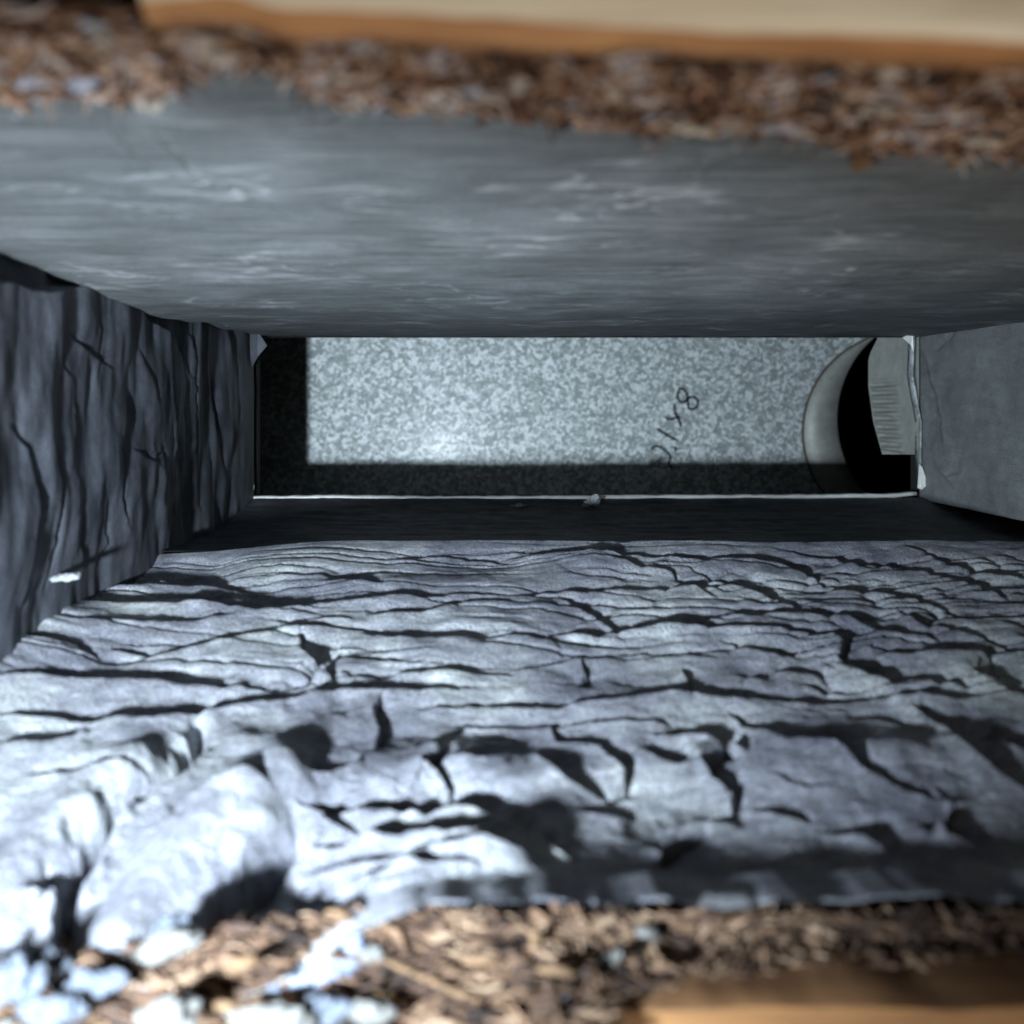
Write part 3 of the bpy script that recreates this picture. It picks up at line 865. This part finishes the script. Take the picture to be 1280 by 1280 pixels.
def flake_geo(bm, c, L, W, T, R, curl, rnd, nseg=3):
    """thin irregular bent splinter"""
    rows = []
    for i in range(nseg+1):
        t_ = i/nseg*2-1
        wv = W*(1-0.55*abs(t_)**2.2)*(0.75+0.5*rnd.random())
        z = curl*(t_*t_-0.4)*L
        off = (rnd.random()-0.5)*W*0.5
        q = [Vector((t_*L, off-wv, z)), Vector((t_*L*0.95, off+wv, z+T*0.3)), Vector((t_*L*0.97, off+wv*0.8, z+T)), Vector((t_*L, off-wv*0.8, z+T))]
        rows.append([bm.verts.new(c + R @ v) for v in q])
    for i in range(nseg):
        for j in range(4):
            k_ = (j+1) % 4
            bm.faces.new([rows[i][j], rows[i+1][j], rows[i+1][k_], rows[i][k_]])
    bm.faces.new(rows[0]); bm.faces.new(rows[-1][::-1])

def rot_rand(rnd, flat, tilt=0.6, zspread=0.6):
    a = rnd.gauss(0, zspread*0.6)
    return (Matrix.Rotation(a, 3, 'Z') @ Matrix.Rotation(flat+rnd.gauss(0, tilt), 3, 'X') @ Matrix.Rotation(rnd.gauss(0, 0.2), 3, 'Y'))

def top_pos(rnd):
    px = rnd.uniform(-60, 1340)
    rimy = np.interp(px, [a for a, b in RIM], [b for a, b in RIM])
    top = 10 if px < 180 else np.interp(px, [180, 300, 640, 900, 1280], [30, 45, 55, 62, 85])
    py = top + (rimy-6-top)*rnd.random()**0.8
    if px < 180: Dd = np.interp(py, [0, 60, 130], [0.088, 0.095, 0.108])
    else: Dd = np.interp(py, [40, 90, 150, 200], [0.0925, 0.098, 0.110, 0.122])
    return px, py, Dd*(1-0.012*rnd.random())
def low_pos(rnd):
    px = rnd.uniform(-60, 1340)
    lo = 1300 if px < 760 else np.interp(px, [760, 960, 1280], [1250, 1216, 1198])
    hi = np.interp(px, [0, 100, 300, 420, 1280], [1205, 1200, 1150, 1140, 1142])
    py = hi + (lo-hi)*rnd.random()
    Dd = 0.1235 - 0.0075*(py-1140)/140 - 0.002*rnd.random()
    if px > 690 and py > 1190: Dd = min(Dd, 0.0722*1108/(py-515))
    return px, py, Dd

def shred(name, fn, n, seed, mat, Lr, label, flat, zspread=0.6):
    rnd = random.Random(seed); bm = bmesh.new()
    for i in range(n):
        px, py, Dd = fn(rnd)
        L = Lr[0]+(Lr[1]-Lr[0])*rnd.random()**1.8
        if rnd.random() < 0.25:      # thin curling fibre
            flake_geo(bm, P(px, py, Dd), L*1.4, 0.00016+L*0.05, 0.00016, rot_rand(rnd, flat, 0.3, 0.8), rnd.uniform(-0.5, 0.5), rnd, 4)
        else:
            flake_geo(bm, P(px, py, Dd), L, L*rnd.uniform(0.15, 0.55), 0.0002+L*0.05, rot_rand(rnd, flat, 0.4, zspread), rnd.uniform(-0.3, 0.3), rnd)
    bmesh.ops.recalc_face_normals(bm, faces=bm.faces)
    return tag(from_bm(name, bm, mat, None, False), label, 'debris', kind='stuff')
shred('wood_shreds', top_pos, 5500, 1, M_flakes, (0.0004, 0.0032), 'loose brown and grey wood shreds along the upper rim', -0.7)
shred('wood_shreds', low_pos, 6000, 2, M_flakes_warm, (0.0004, 0.0028), 'loose orange brown wood shreds along the lower rim', 0.7)

# larger chips, one object each
def chip_meshes(seed, mat, k=10):
    out = []
    for i in range(k):
        rnd = random.Random(seed+i); bm = bmesh.new()
        flake_geo(bm, Vector((0, 0, 0)), 0.0028, 0.0028*rnd.uniform(0.22, 0.5), 0.0005, Matrix.Identity(3), rnd.uniform(-0.25, 0.25), rnd, 4)
        bmesh.ops.recalc_face_normals(bm, faces=bm.faces)
        me = bpy.data.meshes.new('wood_chip'); bm.to_mesh(me); bm.free(); me.materials.append(mat); out.append(me)
    return out
for fn, mat, n, seed, flat, lab, zones in (
        (top_pos, M_chip, 150, 100, -0.7, 'torn brown or grey wood chip', ((180, 'in the open debris left of the upper board'), (420, 'around the raised membrane tab above the slot'), (820, 'under the middle of the upper board'), (1000, 'around the pink plastic strand'), (2000, 'right of the pink plastic strand'))),
        (low_pos, M_chip_warm, 110, 200, 0.7, 'torn orange brown wood chip', ((260, 'among the pale lumps at the lower left corner'), (500, 'around the twisted lint ribbon'), (790, 'between the lint ribbon and the lower board'), (2000, 'along the lower board at the rim')))):
    mes = chip_meshes(seed, mat); rnd = random.Random(seed)
    for i in range(n):
        px, py, Dd = fn(rnd)
        o = bpy.data.objects.new('wood_chip', mes[i % len(mes)]); COL.objects.link(o)
        o.location = P(px, py, Dd*0.99)
        o.rotation_euler = rot_rand(rnd, flat, 0.5, 0.5).to_euler()
        s = rnd.uniform(0.45, 0.95); o.scale = (s, s*rnd.uniform(0.7, 1.2), s)
        zn = next(z for lim, z in zones if px < lim)
        tag(o, lab+' '+zn, 'wood chip', 'wood chips '+zn)

# lumps and strands that stand out
def lump(name, px, py, Dd, rx, ry, rz, mat, label, cat, seed, rot=0.0, rough=0.75):
    bm = bmesh.new(); bmesh.ops.create_icosphere(bm, subdivisions=4, radius=1)
    co = np.array([v.co[:] for v in bm.verts])
    n1 = fbm(co[:, 0]*1.7+seed, co[:, 1]*1.7+co[:, 2]*1.3, seed, 4)
    n2 = fbm(co[:, 0]*6+seed, co[:, 1]*6+co[:, 2]*5, seed+4, 3)
    for v, a, b in zip(bm.verts, n1, n2): v.co *= 1+rough*a*1.2+0.35*b
    sc = 1/FPX*Dd
    bmesh.ops.scale(bm, vec=(rx*sc, ry*sc, rz*sc), verts=bm.verts)
    bmesh.ops.rotate(bm, cent=(0, 0, 0), matrix=Matrix.Rotation(rot, 3, 'Z'), verts=bm.verts)
    o = from_bm(name, bm, mat); o.location = P(px, py, Dd)
    return tag(o, label, cat)
def strand(name, pts, rad, mat, label, cat, seed=0, flat=1.0, fuzz=0.25):
    """bent fibre through points given as pixel, pixel, depth"""
    P_ = [P(*p) for p in pts]; dense = []
    for i in range(len(P_)-1):
        p0 = P_[max(i-1, 0)]; p1 = P_[i]; p2 = P_[i+1]; p3 = P_[min(i+2, len(P_)-1)]
        for s in range(8):
            t_ = s/8
            dense.append(0.5*((2*p1)+(-p0+p2)*t_+(2*p0-5*p1+4*p2-p3)*t_*t_+(-p0+3*p1-3*p2+p3)*t_**3))
    dense.append(P_[-1]); rnd = random.Random(seed); bm = bmesh.new(); rows = []
    for i, p in enumerate(dense):
        d_ = (dense[min(i+1, len(dense)-1)]-dense[max(i-1, 0)]).normalized()
        u = d_.cross(Vector((0, 0, 1))).normalized(); v = d_.cross(u)
        e = math.sin(math.pi*min(1, max(0.05, i/(len(dense)-1))))**0.3 if 0 < i < len(dense)-1 else 0.35
        rr = rad*e
        rows.append([bm.verts.new(p+u*math.cos(a)*rr*(1+fuzz*rnd.uniform(-1, 1))+v*math.sin(a)*rr*flat*(1+fuzz*rnd.uniform(-1, 1)))
                     for a in [2*math.pi*k_/8 for k_ in range(8)]])
    for i in range(len(rows)-1):
        for j in range(8):
            bm.faces.new([rows[i][j], rows[i+1][j], rows[i+1][(j+1) % 8], rows[i][(j+1) % 8]])
    bm.faces.new(rows[0]); bm.faces.new(rows[-1][::-1])
    bmesh.ops.recalc_face_normals(bm, faces=bm.faces)
    return tag(from_bm(name, bm, mat), label, cat)

D_ = 0.100
strand('plastic_strand', [(868,132,.104),(872,115,.101),(888,98,.099),(912,87,.098),(945,84,.098),(975,92,.100)], .00042, M_pink, 'pink curved plastic strand in the debris right of centre above the slot', 'strand', 1)
strand('root_fibre', [(815,50,.0925),(835,58,.094),(842,78,.096),(850,98,.099),(860,115,.102)], .0004, M_rope, 'grey forked fibre hanging beside the pink strand', 'fibre', 2)
strand('root_fibre', [(700,30,.092),(715,45,.093),(725,58,.095)], .0003, M_rope, 'thin pale fibre under the upper board near the middle', 'fibre', 3)
strand('root_fibre', [(1228,112,.100),(1255,100,.099),(1285,92,.098)], .0005, M_palelint, 'pale twig at the far right of the upper debris', 'fibre', 4)
strand('root_fibre', [(395,88,.099),(400,108,.102),(420,126,.105),(450,140,.108)], .0005, M_rope, 'tan fibre along the right side of the raised membrane tab', 'fibre', 5)
lump('lint_lump', 1113, 82, .096, 10, 16, 9, M_palelint, 'pale grey upright tuft left of its twin under the upper board', 'lint', 11)
lump('lint_lump', 1150, 90, .097, 10, 14, 9, M_palelint, 'pale brown upright tuft right of its twin under the upper board', 'lint', 12)
lump('lint_lump', 298, 62, .0955, 30, 15, 9, M_lint, 'white blue lint lump just left of the raised membrane tab', 'lint', 13)
lump('wood_chunk', 190, 112, .102, 24, 20, 7, M_palelint, 'pale pinkish chunk hanging over the left of the upper membrane', 'chunk', 14, .3)
lump('lint_lump', 118, 92, .100, 34, 12, 8, M_lint, 'grey blue lint flake in the upper left debris', 'lint', 15, .5)
lump('lint_lump', 440, 38, .0925, 24, 17, 8, M_lint, 'rounded grey lint lump under the board, right of the membrane tab', 'lint', 16)
lump('lint_lump', 600, 42, .0925, 32, 15, 8, M_lint, 'wide blue grey lint lump under the middle of the upper board', 'lint', 17)
lump('lint_lump', 785, 55, .0945, 26, 20, 8, M_lint, 'blue grey lint lump left of the grey forked fibre', 'lint', 18, .4)
lump('lint_lump', 520, 100, .1015, 60, 9, 6, M_palelint, 'long pale shred lying along the upper debris', 'lint', 19, -.15)
lump('lint_lump', 720, 118, .104, 26, 10, 6, M_lint, 'small blue lint patch above the middle of the upper membrane', 'lint', 20)
lump('lint_lump', 970, 150, .109, 30, 9, 6, M_lint, 'flat grey lint patch beneath the pink strand', 'lint', 21)
lump('lint_lump', 1180, 128, .105, 20, 9, 7, M_lint, 'small grey lump below the twin tufts', 'lint', 22)
lump('leaf_bit', 1235, 176, .116, 22, 8, 5, M_green, 'small pale green leaf bit at the upper right rim', 'leaf', 23)
lump('lint_lump', 1078, 195, .120, 12, 15, 5, M_straw, 'brown tuft hanging over the upper membrane rim at right', 'lint', 24)
lump('lint_lump', 125, 18, .090, 24, 12, 8, M_lint, 'dark blue lint at the very top left corner', 'lint', 25, .3)

strand('lint_ribbon', [(425,1158,.1205),(440,1180,.1195),(432,1205,.1185),(405,1225,.1175),(370,1240,.117),(330,1262,.116)], .0026, M_ribbon, 'twisted blue grey lint ribbon in the lower debris', 'lint', 6, .5, .55)
strand('lint_ribbon', [(455,1205,.118),(465,1190,.119),(478,1200,.1185)], .0012, M_pale_low, 'pale lint curl touching the twisted ribbon', 'lint', 7, .6, .35)
lump('lint_lump', 205, 1185, .117, 40, 12, 10, M_pale_low, 'pale cream shred under the brightest fold at lower left', 'lint', 31, .35)
lump('lint_lump', 215, 1158, .120, 22, 14, 9, M_lint_low, 'pale tuft above the cream shred at lower left', 'lint', 32, .3)
lump('lint_lump', 18, 1228, .113, 30, 30, 14, M_lint_low, 'rounded pale blue lump at the left picture edge', 'lint', 33)
lump('lint_lump', 42, 1210, .1165, 34, 18, 12, M_lint_low, 'grey blue lump behind the one at the left picture edge', 'lint', 34, .3)
lump('lint_lump', 122, 1228, .113, 32, 14, 10, M_lint_low, 'small flat pale blue pebble of lint at lower left', 'lint', 35)
lump('lint_lump', 60, 1262, .110, 40, 16, 12, M_lint_low, 'wide blue grey lump in the bottom left corner', 'lint', 36)
lump('lint_lump', 205, 1272, .109, 34, 22, 14, M_pale_low, 'round cream lump on the bottom edge left of the ribbon', 'lint', 37)
lump('lint_lump', 350, 1275, .110, 44, 18, 12, M_pale_low, 'white fluffy clump on the bottom edge under the ribbon', 'lint', 38)
lump('lint_lump', 410, 1262, .112, 30, 18, 12, M_lint_low, 'pale blue clump on the bottom edge right of the white one', 'lint', 39)
lump('lint_lump', 460, 1268, .112, 28, 14, 10, M_pale_low, 'small cream clump on the bottom edge beside the pale blue one', 'lint', 40)
lump('lint_lump', 722, 1238, .1145, 20, 18, 9, M_lint_low, 'grey white tuft in the debris left of the lower board', 'lint', 41)
lump('wood_chunk', 770, 1225, .1155, 22, 26, 10, M_pale_low, 'pale tan chunk at the left end of the lower board', 'chunk', 42)
lump('wood_chunk', 1120, 1165, .122, 6, 18, 6, M_pale_low, 'thin upright pale splinter in the lower debris at right', 'chunk', 43)
strand('root_fibre', [(964,1136,.1265),(966,1150,.124),(970,1162,.1225)], .0006, M_pale_low, 'pale stalk sticking up from the lower rim right of centre', 'fibre', 8)
strand('root_fibre', [(480,1200,.118),(530,1222,.117),(570,1240,.1155),(600,1250,.115)], .0005, M_straw, 'long tan straw running down right from the lint ribbon', 'fibre', 9)
strand('root_fibre', [(840,1165,.122),(880,1195,.1195),(930,1215,.118)], .0007, M_rope, 'curved brown fibre lying in the lower debris right of centre', 'fibre', 10)

rnd = random.Random(77)
for i in range(34):
    up = i < 22
    px, py, Dd = (top_pos if up else low_pos)(rnd)
    if px > 700 and not up: px -= 450
    Dd *= 0.985; a = rnd.gauss(0, 0.7); L = rnd.uniform(22, 60); b_ = rnd.uniform(-0.35, 0.35)*L
    pts = [(px-L/2*math.cos(a), py-L/4*math.sin(a), Dd), (px, py+b_*0.4, Dd*0.992), (px+L/2*math.cos(a), py+L/4*math.sin(a), Dd)]
    mt = rnd.choice([M_palelint, M_lint, M_rope] if up else [M_pale_low, M_straw])
    z = 'upper' if up else 'lower'
    o = strand('fibre', pts, rnd.uniform(0.0003, 0.0008), mt, 'short curling fibre lying among the chips of the %s debris' % z, 'fibre', i+60, 0.5, 0.4)
    o['group'] = 'curling fibres in the %s debris' % z
# small white scraps near the opening
M_scrap = flat_mat('grey_white_scrap', (0.30, 0.32, 0.34), 0.9, 0, 900, 0.4, 0.0004)
lump('paper_scrap', 82, 722, .2150, 15, 4, 4, M_scrap, 'white scrap at the foot of the crumpled left end wall', 'scrap', 51, .15)
lump('paper_scrap', 648, 634, .386, 12, 3, 3, M_scrap, 'thin white scrap under the middle of the metal lip', 'scrap', 52)
lump('paper_scrap', 738, 629, .386, 11, 6, 4, M_scrap, 'larger bright white scrap right beside the thin one under the lip', 'scrap', 53, .5)
lump('paper_scrap', 262, 629, .381, 12, 4, 3, M_scrap, 'pale scrap at the left end of the metal lip', 'scrap', 54, .2)
